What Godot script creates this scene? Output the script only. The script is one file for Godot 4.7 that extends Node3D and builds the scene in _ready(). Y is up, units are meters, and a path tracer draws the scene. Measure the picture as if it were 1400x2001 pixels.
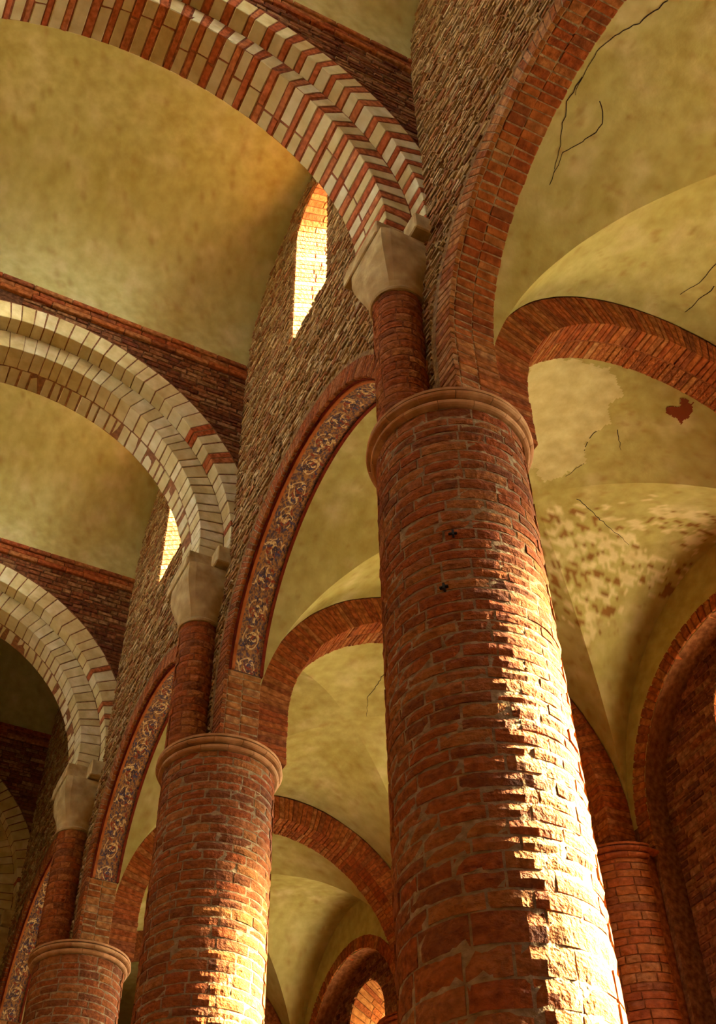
extends Node3D
# Nave of a Romanesque church: round pillars, diaphragm arches, transverse barrel vaults, groin-vaulted aisle.
# x runs across the nave (aisle at +x), y up, z along the nave (camera side at +z). Pillar k stands at z = -k * BAY.

const BAY := 5.4158
const PILLAR_R := 0.65
const RING_LOW := 9.2
const RING_TOP := 9.377
const WALL_X := -0.25            # nave face of the arcade wall
const ARC_BACK := 0.235          # aisle face of the arcade arch
const ARC_R := 2.12
const ARC_H := 10.26
const ARC_BAND := 0.30
const SHAFT_X := -0.426
const SHAFT_R := 0.254
const NECK := 11.32
const IMPOST_LOW := 12.14
const IMPOST_TOP := 12.44
const NAVE_X := -3.27
const DIA_H := 12.603
const DIA_IN := 2.64
const DIA_MID := 2.983
const DIA_OUT := 3.343
const DIA_ZI := 0.223
const DIA_ZO := 0.465
const DIA_ZF := -0.478
const VAULT_H := 16.45
const VAULT_R := 2.232
const UPPER_BACK := 0.65         # outer face of the clerestory wall
const AISLE_X := 2.973
const TR_H := 9.967
const TR_IN := 2.303
const TR_OUT := 2.675
const TR_Z0 := -0.10
const TR_Z1 := 0.425
const GROIN_H := 9.967
const GROIN_C := 2.73
const OUT_X := 5.70              # face of the outer wall
const NICHE_X := 6.05
const OUT_BACK := 6.60
const NICHE_R := 1.95
const NICHE_H := 9.8

var rng := RandomNumberGenerator.new()
var noise := FastNoiseLite.new()
var fine := FastNoiseLite.new()
var taken := {}
var eye := Vector3(-3.8128, 1.6, 5.5901)
var M := {}
var mesh_cache := {}

# ---------------------------------------------------------------- mesh buffer
class Buf:
	var v := PackedVector3Array()
	var n := PackedVector3Array()
	var c := PackedColorArray()
	var u := PackedVector2Array()
	func tri(a: Vector3, b: Vector3, d: Vector3, col: Color) -> void:
		var nn := (b - a).cross(d - a).normalized()
		v.append(a); v.append(d); v.append(b)
		for i in 3:
			n.append(nn); c.append(col); u.append(Vector2.ZERO)
	func quad(a: Vector3, b: Vector3, d: Vector3, e: Vector3, col: Color) -> void:
		# a b d e counter-clockwise seen from outside
		var nn := (d - a).cross(e - b).normalized()
		v.append(a); v.append(d); v.append(b); v.append(a); v.append(e); v.append(d)
		for i in 6:
			n.append(nn); c.append(col); u.append(Vector2.ZERO)
	func squad(p: Array, q: Array, cols: Array, uvs: Array = []) -> void:
		# smooth quad: positions, normals, colours (counter-clockwise)
		for i in [0, 2, 1, 0, 3, 2]:
			v.append(p[i]); n.append(q[i]); c.append(cols[i]); u.append(uvs[i] if uvs.size() else Vector2.ZERO)
	func mesh() -> ArrayMesh:
		var a := []
		a.resize(Mesh.ARRAY_MAX)
		a[Mesh.ARRAY_VERTEX] = v
		a[Mesh.ARRAY_NORMAL] = n
		a[Mesh.ARRAY_COLOR] = c
		a[Mesh.ARRAY_TEX_UV] = u
		var m := ArrayMesh.new()
		m.add_surface_from_arrays(Mesh.PRIMITIVE_TRIANGLES, a)
		return m

# block from 8 corners (bit 0 = first axis, bit 1 = second, bit 2 = third, right-handed), edges chamfered by b
func block(buf: Buf, p: Array, b: float, col: Color) -> void:
	var ins := []
	for i in 8:
		var row := []
		for ax in 3:
			var q: Vector3 = p[i]
			for o in 3:
				if o != ax:
					var e: Vector3 = p[i ^ (1 << o)] - p[i]
					q += e.normalized() * minf(b, e.length() * 0.4)
			row.append(q)
		ins.append(row)
	var mid := Vector3.ZERO
	for q in p:
		mid += q / 8.0
	for ax in 3:
		var o1: int = (ax + 1) % 3
		var o2: int = (ax + 2) % 3
		for s in 2:
			var k: int = s << ax
			var i0 := k
			var i1: int = k | (1 << o1)
			var i2: int = k | (1 << o1) | (1 << o2)
			var i3: int = k | (1 << o2)
			if s == 1:
				buf.quad(ins[i0][ax], ins[i1][ax], ins[i2][ax], ins[i3][ax], col)
			else:
				buf.quad(ins[i0][ax], ins[i3][ax], ins[i2][ax], ins[i1][ax], col)
	if b <= 0.0:
		return
	for ax in 3:
		var o1: int = (ax + 1) % 3
		var o2: int = (ax + 2) % 3
		for s1 in 2:
			for s2 in 2:
				var i: int = (s1 << o1) | (s2 << o2)
				var j: int = i | (1 << ax)
				var a: Vector3 = ins[i][o1]
				var bb: Vector3 = ins[j][o1]
				var d: Vector3 = ins[j][o2]
				var e: Vector3 = ins[i][o2]
				if (bb - a).cross(e - a).dot((a + d) * 0.5 - mid) > 0.0:
					buf.quad(a, bb, d, e, col)
				else:
					buf.quad(a, e, d, bb, col)
	for i in 8:
		var a: Vector3 = ins[i][0]
		var bb: Vector3 = ins[i][1]
		var d: Vector3 = ins[i][2]
		if (bb - a).cross(d - a).dot(a - mid) > 0.0:
			buf.tri(a, bb, d, col)
		else:
			buf.tri(a, d, bb, col)

func box_pts(lo: Vector3, hi: Vector3) -> Array:
	var r := []
	for i in 8:
		r.append(Vector3(hi.x if i & 1 else lo.x, hi.y if i & 2 else lo.y, hi.z if i & 4 else lo.z))
	return r

func boxb(buf: Buf, lo: Vector3, hi: Vector3, b: float = 0.0, col: Color = Color.WHITE) -> void:
	block(buf, box_pts(lo, hi), b, col)

# ---------------------------------------------------------------- nodes
func numbered(called: String) -> String:
	if not taken.has(called):
		taken[called] = 0
		return called
	taken[called] += 1
	return "%s_%03d" % [called, taken[called]]

func base(called: String, at: Vector3 = Vector3.ZERO) -> Node3D:
	var o := Node3D.new()
	o.name = numbered(called)
	add_child(o)
	o.position = at
	return o

func tag(o: Node, label: String, category: String, group: String = "") -> Node:
	o.set_meta("label", label)
	o.set_meta("category", category)
	if group:
		o.set_meta("group", group)
	return o

func thing(o: Node) -> Node:
	o.set_meta("kind", "thing")
	return o

func setting(o: Node, label: String, category: String) -> void:
	structure(o, label, category)
	if label.ends_with("outside the picture"):
		o.set_meta("group", "the same kind of " + category + " outside the picture")

func structure(o: Node, label: String = "", category: String = "") -> Node:
	o.set_meta("kind", "structure")
	if label:
		o.set_meta("label", label)
	if category:
		o.set_meta("category", category)
	return o

func part(called: String, m: Mesh, mat: Material, parent: Node, xf: Transform3D = Transform3D()) -> MeshInstance3D:
	var o := MeshInstance3D.new()
	o.name = called
	o.mesh = m
	o.material_override = mat
	o.transform = xf
	parent.add_child(o, true)
	return o

func stuff(called: String, buf: Buf, mat: Material, parent: Node) -> MeshInstance3D:
	var o := part(called, buf.mesh(), mat, parent)
	o.set_meta("kind", "stuff")
	return o

# ---------------------------------------------------------------- materials
func noise_tex(freq: float, lo: Color, hi: Color, oct: int, sd: int, size: int = 512, mid: float = 0.5) -> NoiseTexture2D:
	var f := FastNoiseLite.new()
	f.seed = sd
	f.noise_type = FastNoiseLite.TYPE_SIMPLEX_SMOOTH
	f.frequency = freq
	f.fractal_octaves = oct
	var t := NoiseTexture2D.new()
	t.width = size
	t.height = size
	t.seamless = true
	t.noise = f
	var g := Gradient.new()
	g.set_color(0, lo)
	g.set_color(1, hi)
	g.add_point(mid, lo.lerp(hi, 0.5))
	t.color_ramp = g
	return t

func mat(col: Color, tex: Texture2D, bump: Texture2D, relief: float, scale: float, rough: float = 0.95, vcol: bool = false) -> StandardMaterial3D:
	var m := StandardMaterial3D.new()
	m.albedo_color = col
	m.roughness = rough
	m.metallic_specular = 0.25
	m.uv1_triplanar = true
	m.uv1_world_triplanar = true
	m.uv1_scale = Vector3.ONE * scale
	if tex:
		m.albedo_texture = tex
	if bump and relief > 0.0:
		m.heightmap_enabled = true
		m.heightmap_texture = bump
		m.heightmap_scale = relief
	m.vertex_color_use_as_albedo = vcol
	return m

func lin(c: Color) -> Color:
	return c.srgb_to_linear()

func make_materials() -> void:
	var grain := noise_tex(0.012, Color(0.56, 0.49, 0.45), Color(1, 1, 1), 6, 11)
	var patch := noise_tex(0.006, Color(0.70, 0.64, 0.56), Color(1, 1, 1), 5, 23)
	var rough := noise_tex(0.02, Color(0, 0, 0), Color(1, 1, 1), 5, 5)
	var pits := noise_tex(0.010, Color(0, 0, 0), Color(1, 1, 1), 6, 7, 1024)
	M.brick = []
	for c in [Color(0.71, 0.42, 0.20), Color(0.69, 0.38, 0.18), Color(0.64, 0.37, 0.18), Color(0.74, 0.49, 0.25), Color(0.58, 0.35, 0.19), Color(0.72, 0.46, 0.25)]:
		M.brick.append(mat(c, grain, pits, 1.7, 2.1))
	M.redbrick = []
	for c in [Color(0.70, 0.39, 0.19), Color(0.66, 0.35, 0.17), Color(0.73, 0.44, 0.21), Color(0.60, 0.35, 0.19), Color(0.72, 0.48, 0.26)]:
		M.redbrick.append(mat(c, grain, pits, 1.2, 1.3))
	M.tanbrick = []
	for c in [Color(0.74, 0.52, 0.28), Color(0.70, 0.45, 0.22), Color(0.78, 0.58, 0.36), Color(0.64, 0.38, 0.18)]:
		M.tanbrick.append(mat(c, grain, pits, 1.2, 1.3))
	M.pink = []
	for c in [Color(0.80, 0.46, 0.25), Color(0.76, 0.41, 0.21), Color(0.82, 0.51, 0.29)]:
		M.pink.append(mat(c, grain, rough, 0.5, 1.5))
	M.white = []
	for c in [Color(0.87, 0.81, 0.58), Color(0.83, 0.76, 0.52), Color(0.89, 0.84, 0.64)]:
		M.white.append(mat(c, noise_tex(0.01, Color(0.84, 0.80, 0.72), Color(1, 1, 1), 4, 31, 256), rough, 0.35, 1.2))
	M.stone = mat(Color(0.82, 0.73, 0.49), patch, rough, 0.5, 1.0)
	M.ring = [mat(Color(0.84, 0.66, 0.46), patch, rough, 0.4, 1.2), mat(Color(0.80, 0.60, 0.40), patch, rough, 0.4, 1.2)]
	M.mortar = mat(Color(0.72, 0.64, 0.47), grain, pits, 1.5, 1.6)
	M.brownmortar = mat(Color(0.60, 0.42, 0.25), grain, pits, 0.6, 1.6)
	M.redmortar = mat(Color(0.60, 0.36, 0.20), grain, pits, 1.0, 1.6)
	M.masonry = mat(Color.WHITE, grain, pits, 1.2, 1.4, 0.95, true)
	M.plaster = mat(Color.WHITE, noise_tex(0.008, Color(0.86, 0.83, 0.76), Color(1, 1, 1), 5, 41), rough, 0.35, 0.8, 0.95, true)
	M.paint = StandardMaterial3D.new()
	M.paint.roughness = 0.95
	M.paint.albedo_texture = painted_scrolls()
	M.moulding = mat(Color(0.72, 0.42, 0.22), patch, rough, 0.5, 1.2)
	M.redline = mat(Color(0.52, 0.20, 0.11), grain, rough, 0.5, 1.2)
	M.crack = mat(Color(0.16, 0.11, 0.10), null, null, 0.0, 1.0)
	M.floor = mat(Color(0.42, 0.36, 0.29), patch, rough, 0.5, 0.5)
	M.plain = mat(Color(0.74, 0.55, 0.34), patch, rough, 0.8, 0.5)
	M.iron = mat(Color(0.10, 0.09, 0.08), null, null, 0.0, 1.0, 0.6)
	var g := StandardMaterial3D.new()
	g.transparency = BaseMaterial3D.TRANSPARENCY_ALPHA
	g.albedo_color = Color(0.95, 0.97, 0.92, 0.12)
	g.roughness = 0.05
	M.glass = g

# painted rinceaux of the arcade soffits: a flat print on plaster
func painted_scrolls() -> ImageTexture:
	var w := 192
	var h := 1024
	var im := Image.create(w, h, false, Image.FORMAT_RGB8)
	var r := RandomNumberGenerator.new()
	r.seed = 77
	for y in h:
		for x in w:
			var k := 0.5 + 0.5 * fine.get_noise_2d(x * 1.4, y * 1.4)
			var q := 0.5 + 0.5 * noise.get_noise_2d(x * 0.5 + 90.0, y * 0.5)
			var c := Color(0.56, 0.39, 0.21).lerp(Color(0.68, 0.52, 0.31), k)
			c = c.lerp(Color(0.55, 0.33, 0.18), clampf(q * 1.6 - 0.7, 0.0, 0.8))
			im.set_pixel(x, y, c)
	var dot := func(px: float, py: float, rad: float, c: Color, a: float) -> void:
		for yy in range(int(py - rad), int(py + rad) + 1):
			for xx in range(int(px - rad), int(px + rad) + 1):
				if xx < 0 or xx >= w or Vector2(xx - px, yy - py).length() > rad:
					continue
				var y2: int = posmod(yy, h)
				im.set_pixel(xx, y2, im.get_pixel(xx, y2).lerp(c, a))
	var dark := Color(0.20, 0.14, 0.20)
	var blue := Color(0.22, 0.20, 0.34)
	var ruddy := Color(0.50, 0.18, 0.10)
	var pale := Color(0.86, 0.76, 0.54)
	var loops := 6
	for k in loops:
		var cy := (k + 0.5) * h / loops
		var side := 1.0 if k % 2 == 0 else -1.0
		# ground between the scrolls, then the curled stem, then leaves
		for j in 210:
			var bx := r.randf() * w
			var by := cy + r.randf_range(-0.5, 0.5) * h / loops
			dot.call(bx, by, 3.0 + r.randf() * 7.0, dark if r.randf() < 0.5 else blue, 0.5)
		for j in 320:
			var t := j / 320.0
			var rad := 74.0 * (1.0 - 0.78 * t)
			var a := t * TAU * 1.5 * side + PI * 0.5 * side
			var wob := 3.0 * sin(t * 40.0)
			dot.call(w * 0.5 + cos(a) * (rad + wob), cy + sin(a) * (rad + wob), 5.0, pale, 0.3)
			dot.call(w * 0.5 + cos(a) * (rad - 7.0), cy + sin(a) * (rad - 7.0), 2.0, dark if j % 3 else ruddy, 0.5)
		for j in 26:
			var a := r.randf() * TAU
			var d := r.randf() * 78.0
			var bx := w * 0.5 + cos(a) * d
			var by := cy + sin(a) * d
			var dir := Vector2.from_angle(r.randf() * TAU)
			for q in 30:
				var t := q / 30.0
				var o := dir * (t * 34.0) + dir.orthogonal() * sin(t * 3.0) * 11.0
				dot.call(bx + o.x, by + o.y, 7.0 * (1.0 - t) + 1.5, [pale, dark, blue, ruddy][j % 4], 0.4)
	# bare plaster where the paint has flaked off
	for y in h:
		for x in w:
			var q := noise.get_noise_2d(x * 1.1 + 300.0, y * 1.1) + 0.5 * fine.get_noise_2d(x * 5.0, y * 5.0)
			if q > 0.24:
				im.set_pixel(x, y, im.get_pixel(x, y).lerp(Color(0.58, 0.41, 0.22), 0.75))
	return ImageTexture.create_from_image(im)

# ---------------------------------------------------------------- masonry laid on a flat face
# courses between y0 and y1; spans(y) gives the free intervals along the face; place(u, y, out) gives a point
func lay_courses(buf: Buf, y0: float, y1: float, hh: float, lens: Vector2, spans: Callable, place: Callable, cols: Array, joint: float = 0.014, proud: float = 0.02) -> void:
	var y := y0
	while y < y1 - 0.01:
		var h := minf(hh * rng.randf_range(0.75, 1.25), y1 - y)
		for iv in spans.call(y + h * 0.5):
			var a: float = iv.x
			while a < iv.y - 0.01:
				var l := rng.randf_range(lens.x, lens.y)
				if iv.y - a - l < lens.x * 0.6:
					l = iv.y - a
				var b := a + l
				var d := proud * rng.randf_range(0.35, 1.2)
				var j := joint * 0.5
				var c: Color = cols[rng.randi() % cols.size()]
				c = c * rng.randf_range(0.72, 1.15)
				var u0 := a + j * rng.randf_range(0.5, 1.6)
				var u1 := b - j * rng.randf_range(0.5, 1.6)
				var v0 := y + j * rng.randf_range(0.5, 1.6)
				var v1 := y + h - j * rng.randf_range(0.5, 1.6)
				if u1 - u0 > 0.015 and v1 - v0 > 0.012:
					var k := 0.008
					var f := []
					for s in [[u0 + k, v0 + k], [u1 - k, v0 + k], [u1 - k, v1 - k], [u0 + k, v1 - k]]:
						f.append(place.call(s[0] + rng.randf_range(-k, k), s[1] + rng.randf_range(-k, k) * 0.7, d + rng.randf_range(-0.006, 0.006)))
					var g := [place.call(u0, v0, -0.01), place.call(u1, v0, -0.01), place.call(u1, v1, -0.01), place.call(u0, v1, -0.01)]
					buf.quad(f[0], f[1], f[2], f[3], c)
					for q in 4:
						var r: int = (q + 1) % 4
						buf.quad(g[q], g[r], f[r], f[q], c)
				a = b
		y += h

func minus(list: Array, a: float, b: float) -> Array:
	var out := []
	for iv in list:
		if b <= iv.x or a >= iv.y:
			out.append(iv)
			continue
		if a > iv.x:
			out.append(Vector2(iv.x, a))
		if b < iv.y:
			out.append(Vector2(b, iv.y))
	return out

# ---------------------------------------------------------------- arches
# An arch path in a local frame: x along the span, y up, z through the thickness. s runs from the left foot over the crown to the right foot.
func path_xf(r: float, stilt: float, s: float) -> Transform3D:
	var arc := PI * r
	if s < stilt:
		return Transform3D(Basis(Vector3(0, 0, 1), PI / 2), Vector3(-r, s - stilt, 0))
	if s > stilt + arc:
		return Transform3D(Basis(Vector3(0, 0, 1), -PI / 2), Vector3(r, -(s - stilt - arc), 0))
	var a := PI / 2 - (s - stilt) / r
	return Transform3D(Basis(Vector3(0, 0, 1), a), Vector3(-sin(a) * r, cos(a) * r, 0))

# stone of an arch ring: base length w at the intrados, depth of ring d, thickness t; local x along, y outwards, z through. curved = wedge
func voussoir(w: float, d: float, t: float, r: float, curved: bool, variant: int, b: float, jit: float) -> Mesh:
	var key := "%.3f %.3f %.3f %.2f %s %d %.3f" % [w, d, t, r, curved, variant, b]
	if mesh_cache.has(key):
		return mesh_cache[key]
	var g := RandomNumberGenerator.new()
	g.seed = hash(key)
	var wt := w * (r + d) / r if curved else w
	var p := []
	for i in 8:
		var hw := (wt if i & 2 else w) * 0.5
		var q := Vector3(hw if i & 1 else -hw, d if i & 2 else 0.0, t * (0.5 if i & 4 else -0.5))
		q += Vector3(g.randf_range(-jit, jit), g.randf_range(0.0, jit) if not i & 2 else 0.0, g.randf_range(-jit, jit))
		p.append(q)
	var buf := Buf.new()
	block(buf, p, b, Color.WHITE)
	mesh_cache[key] = buf.mesh()
	return mesh_cache[key]

# rows of stones along an arch; widths is a list of [width, material list, weight of the row]
func arch_row(parent: Node, frame: Transform3D, called: String, r: float, stilt: float, s0: float, s1: float, z0: float, z1: float, depth: float, widths: Callable, joint: float, bevel: float, jit: float, far_only: bool = false) -> void:
	var s := s0
	var i := 0
	while s < s1 - 0.02:
		var e: Array = widths.call(i, s)
		var w: float = e[0]
		if s1 - s - w < 0.04:
			w = s1 - s
		var wq := snappedf(w, 0.01)
		var mid := s + w * 0.5
		var curved := mid > stilt and mid < stilt + PI * r
		var zz0: float = z0 + (e[2] if e.size() > 2 else 0.0)
		var zz1: float = z1 + (e[3] if e.size() > 3 else 0.0)
		var m := voussoir(wq - joint, depth, snappedf(zz1 - zz0, 0.02) - joint, r, curved, rng.randi() % 3, bevel, jit)
		var x := path_xf(r, stilt, mid)
		x = frame * x * Transform3D(Basis(), Vector3(0, rng.randf_range(-0.004, 0.008), (zz0 + zz1) * 0.5))
		var ms: Array = e[1]
		part(called, m, ms[rng.randi() % ms.size()], parent, x)
		s += w
		i += 1

# solid band following an arch (the mortar behind the stones, or a plaster band)
func arch_band(buf: Buf, r0: float, r1: float, z0: float, z1: float, stilt: float, s0: float, s1: float, r_ref: float, col: Color, uv: bool = false) -> void:
	var steps := maxi(2, int((s1 - s0) / 0.09))
	var pr := []
	for k in steps + 1:
		var s := lerpf(s0, s1, float(k) / steps)
		var x := path_xf(r_ref, stilt, s)
		pr.append([x * Vector3(0, r0 - r_ref, z0), x * Vector3(0, r0 - r_ref, z1), x * Vector3(0, r1 - r_ref, z1), x * Vector3(0, r1 - r_ref, z0), x.basis.y])
	for k in steps:
		var a: Array = pr[k]
		var b: Array = pr[k + 1]
		var na: Vector3 = a[4]
		var nb: Vector3 = b[4]
		var v0 := (s0 + (s1 - s0) * k / steps)
		var v1 := (s0 + (s1 - s0) * (k + 1) / steps)
		buf.squad([a[0], b[0], b[1], a[1]], [-na, -nb, -nb, -na], [col, col, col, col], [Vector2(0, v0 * 0.42), Vector2(0, v1 * 0.42), Vector2(1, v1 * 0.42), Vector2(1, v0 * 0.42)])
		buf.squad([a[3], a[2], b[2], b[3]], [na, na, nb, nb], [col, col, col, col])
		buf.quad(a[1], b[1], b[2], a[2], col)
		buf.quad(a[0], a[3], b[3], b[0], col)
	var f: Array = pr[0]
	var l: Array = pr[steps]
	buf.quad(f[0], f[1], f[2], f[3], col)
	buf.quad(l[0], l[3], l[2], l[1], col)

# ---------------------------------------------------------------- round brick shafts
func curved_brick(r: float, ang: float, h: float, t: float, variant: int, rugged: float) -> Mesh:
	var key := "cb %.3f %.3f %.3f %d" % [r, ang, h, variant]
	if mesh_cache.has(key):
		return mesh_cache[key]
	var g := RandomNumberGenerator.new()
	g.seed = hash(key)
	var buf := Buf.new()
	var nu := 4
	var nv := 2
	var pts := []
	for j in nv + 1:
		var row := []
		for i in nu + 1:
			var a := (float(i) / nu - 0.5) * ang
			var y := (float(j) / nv - 0.5) * h
			var edge := i == 0 or i == nu or j == 0 or j == nv
			var rr := r - (0.011 if edge else 0.0) + g.randf_range(-1, 1) * rugged
			a += g.randf_range(-1, 1) * 0.004
			y += g.randf_range(-1, 1) * 0.004
			row.append(Vector3(cos(a) * rr, y, -sin(a) * rr))
		pts.append(row)
	for j in nv:
		for i in nu:
			buf.quad(pts[j][i], pts[j][i + 1], pts[j + 1][i + 1], pts[j + 1][i], Color.WHITE)
	# sides down to the mortar
	var loop := []
	for i in nu + 1: loop.append(pts[0][i])
	for j in range(1, nv + 1): loop.append(pts[j][nu])
	for i in range(nu - 1, -1, -1): loop.append(pts[nv][i])
	for j in range(nv - 1, 0, -1): loop.append(pts[j][0])
	for k in loop.size():
		var a: Vector3 = loop[k]
		var b: Vector3 = loop[(k + 1) % loop.size()]
		var fa := Vector3(a.x, 0, a.z).normalized() * (r - t)
		var fb := Vector3(b.x, 0, b.z).normalized() * (r - t)
		buf.quad(Vector3(fa.x, a.y, fa.z), Vector3(fb.x, b.y, fb.z), b, a, Color.WHITE)
	mesh_cache[key] = buf.mesh()
	return mesh_cache[key]

# courses of bricks round a shaft; those inside the seen sector are parts, the others one mass
func brick_shaft(parent: Node, centre: Vector3, r: float, y0: float, y1: float, course: Callable, lens: Vector2, a0: float, a1: float, seen: Callable, mats: Callable, most: int, rugged: float) -> void:
	var mass := Buf.new()
	var y := y0
	var made := 0
	var list := []
	while y < y1 - 0.02:
		var h: float = course.call(y) * rng.randf_range(0.86, 1.16)
		if y1 - y - h < 0.05:
			h = y1 - y
		h = snappedf(h, 0.01) if y1 - y - h > 0.05 else h
		var a := a0 + (rng.randf() * 0.3 if a1 - a0 > 6.2 else 0.0)
		var stop := a + (a1 - a0)
		while a < stop - 0.001:
			var l := rng.randf_range(lens.x, lens.y) / r
			if h > 0.15:
				l *= 1.15
			if stop - a - l < lens.x * 0.7 / r:
				l = stop - a
			l = snappedf(l, 0.02) if stop - a - l > 0.05 else l
			list.append([a + l * 0.5, l, y + h * 0.5, h])
			a += l
		y += h
	for e in list:
		var am: float = e[0]
		var gap := 0.018
		var ms: Array = mats.call(am, e[2])
		var pr := rng.randf_range(-0.004, 0.005)
		if made < most and seen.call(am, e[2]):
			var m := curved_brick(r, snappedf(e[1], 0.02) - gap / r, snappedf(e[3], 0.01) - gap, 0.035, rng.randi() % 2, rugged)
			part("brick", m, ms[rng.randi() % ms.size()], parent, Transform3D(Basis(Vector3.UP, am).scaled(Vector3(1.0 + pr, 1, 1.0 + pr)), Vector3(0, e[2], 0)))
			made += 1
		else:
			var c: Color = ms[rng.randi() % ms.size()].albedo_color
			c = lin(c)
			var hw: float = e[1] * 0.5 - gap * 0.5 / r
			var hh: float = e[3] * 0.5 - gap * 0.5
			var n := 3
			for q in n:
				var b0 := am - hw + hw * 2.0 * q / n
				var b1 := am - hw + hw * 2.0 * (q + 1) / n
				var r1: float = r * (1.0 + pr)
				var p := [Vector3(cos(b0), 0, -sin(b0)) * r1, Vector3(cos(b1), 0, -sin(b1)) * r1]
				var lo := Vector3(0, e[2] - hh, 0)
				var hi := Vector3(0, e[2] + hh, 0)
				mass.quad(p[0] + lo, p[1] + lo, p[1] + hi, p[0] + hi, c)
				var k := (r - 0.035) / r1
				mass.quad(p[0] * k + lo, p[1] * k + lo, p[1] + lo, p[0] + lo, c)
				mass.quad(p[0] + hi, p[1] + hi, p[1] * k + hi, p[0] * k + hi, c)
				if q == 0:
					mass.quad(p[0] * k + lo, p[0] + lo, p[0] + hi, p[0] * k + hi, c)
				if q == n - 1:
					mass.quad(p[1] + lo, p[1] * k + lo, p[1] * k + hi, p[1] + hi, c)
	if mass.v.size():
		stuff("brickwork", mass, M.masonry, parent)

func lathe(buf: Buf, prof: Array, a0: float, a1: float, steps: int, col: Color) -> void:
	for i in steps:
		var b0 := lerpf(a0, a1, float(i) / steps)
		var b1 := lerpf(a0, a1, float(i + 1) / steps)
		for j in prof.size() - 1:
			var p: Vector2 = prof[j]
			var q: Vector2 = prof[j + 1]
			var t := q - p
			var nr := Vector2(t.y, -t.x).normalized()
			var d0 := Vector3(cos(b0), 0, -sin(b0))
			var d1 := Vector3(cos(b1), 0, -sin(b1))
			var up := Vector3.UP
			buf.squad([d0 * p.x + up * p.y, d1 * p.x + up * p.y, d1 * q.x + up * q.y, d0 * q.x + up * q.y],
				[d0 * nr.x + up * nr.y, d1 * nr.x + up * nr.y, d1 * nr.x + up * nr.y, d0 * nr.x + up * nr.y], [col, col, col, col])

func core(parent: Node, r: float, y0: float, y1: float, m: Material) -> void:
	var b := Buf.new()
	lathe(b, [Vector2(0.001, y0), Vector2(r, y0), Vector2(r, y1), Vector2(0.001, y1)], 0, TAU, 48, Color.WHITE)
	part("core", b.mesh(), m, parent)

# the double moulding round a pillar's head, in stones
func ring(parent: Node, r: float, low: float, a0: float, a1: float, n: int, mats: Array) -> void:
	var half := func(rr: float, y: float, h: float, bulge: float) -> Array:
		var out := [Vector2(rr - 0.06, y)]
		for k in 7:
			var t := -PI / 2 + PI * k / 6.0
			out.append(Vector2(rr + bulge * cos(t), y + h * 0.5 + h * 0.5 * sin(t)))
		out.append(Vector2(rr - 0.06, y + h))
		return out
	var specs := [half.call(r + 0.004, low, 0.07, 0.042), half.call(r + 0.036, low + 0.076, 0.062, 0.05)]
	for s in 2:
		var prof: Array = specs[s]
		var b := Buf.new()
		var step := (a1 - a0) / n
		lathe(b, prof, 0.004, step - 0.004, 8, Color.WHITE)
		var end := 0.004
		for e in [0.004, step - 0.004]:
			var d := Vector3(cos(e), 0, -sin(e))
			for j in range(1, prof.size() - 2):
				var o: Vector2 = prof[0]
				var p: Vector2 = prof[j]
				var q: Vector2 = prof[j + 1]
				b.tri(d * o.x + Vector3.UP * o.y, d * p.x + Vector3.UP * p.y, d * q.x + Vector3.UP * q.y, Color.WHITE)
		var m := b.mesh()
		for k in n:
			part("ring_stone", m, mats[rng.randi() % 2], parent, Transform3D(Basis(Vector3.UP, a0 + step * (k + 0.5 * s)), Vector3.ZERO))
	var slab := Buf.new()
	lathe(slab, [Vector2(r - 0.06, low + 0.145), Vector2(r + 0.075, low + 0.145), Vector2(r + 0.08, low + 0.170), Vector2(0.01, low + 0.172)], a0, a1, 48, Color.WHITE)
	part("ring_bed", slab.mesh(), mats[0], parent)

func pillar(k: int) -> Node3D:
	var o := base("brick_pillar", Vector3(0, 0, -k * BAY))
	core(o, PILLAR_R - 0.0135, 0.0, RING_LOW + 0.05, M.mortar)
	var to_eye := atan2(-(eye.z + k * BAY), eye.x)
	var low: float = [4.0, 6.1, 8.2, 99.0][clampi(k, 0, 3)] if k >= 0 else 99.0
	var seen := func(a: float, y: float) -> bool:
		return y > low and absf(wrapf(a - to_eye, -PI, PI)) < 1.42
	var mats := func(_a: float, y: float) -> Array:
		return M.brick
	var course := func(y: float) -> float:
		return 0.18 if y < 4.75 else 0.105
	brick_shaft(o, Vector3.ZERO, PILLAR_R, 0.0, RING_LOW, course, Vector2(0.20, 0.42), -PI, PI, seen, mats, 300, 0.006)
	ring(o, PILLAR_R, RING_LOW, -PI, PI, 14, M.ring)
	if k == 0:
		for e in [Vector3(-0.471, 7.199, 0.448), Vector3(-0.395, 7.707, 0.516)]:
			var pin := Buf.new()
			boxb(pin, Vector3(-0.008, -0.03, -0.02), Vector3(0.008, 0.025, 0.03), 0.003)
			boxb(pin, Vector3(-0.035, -0.007, -0.02), Vector3(0.03, 0.007, 0.018), 0.003)
			part("iron_pin", pin.mesh(), M.iron, o, Transform3D(Basis(Vector3.UP, atan2(e.x, e.z)), e))
	return o

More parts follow.
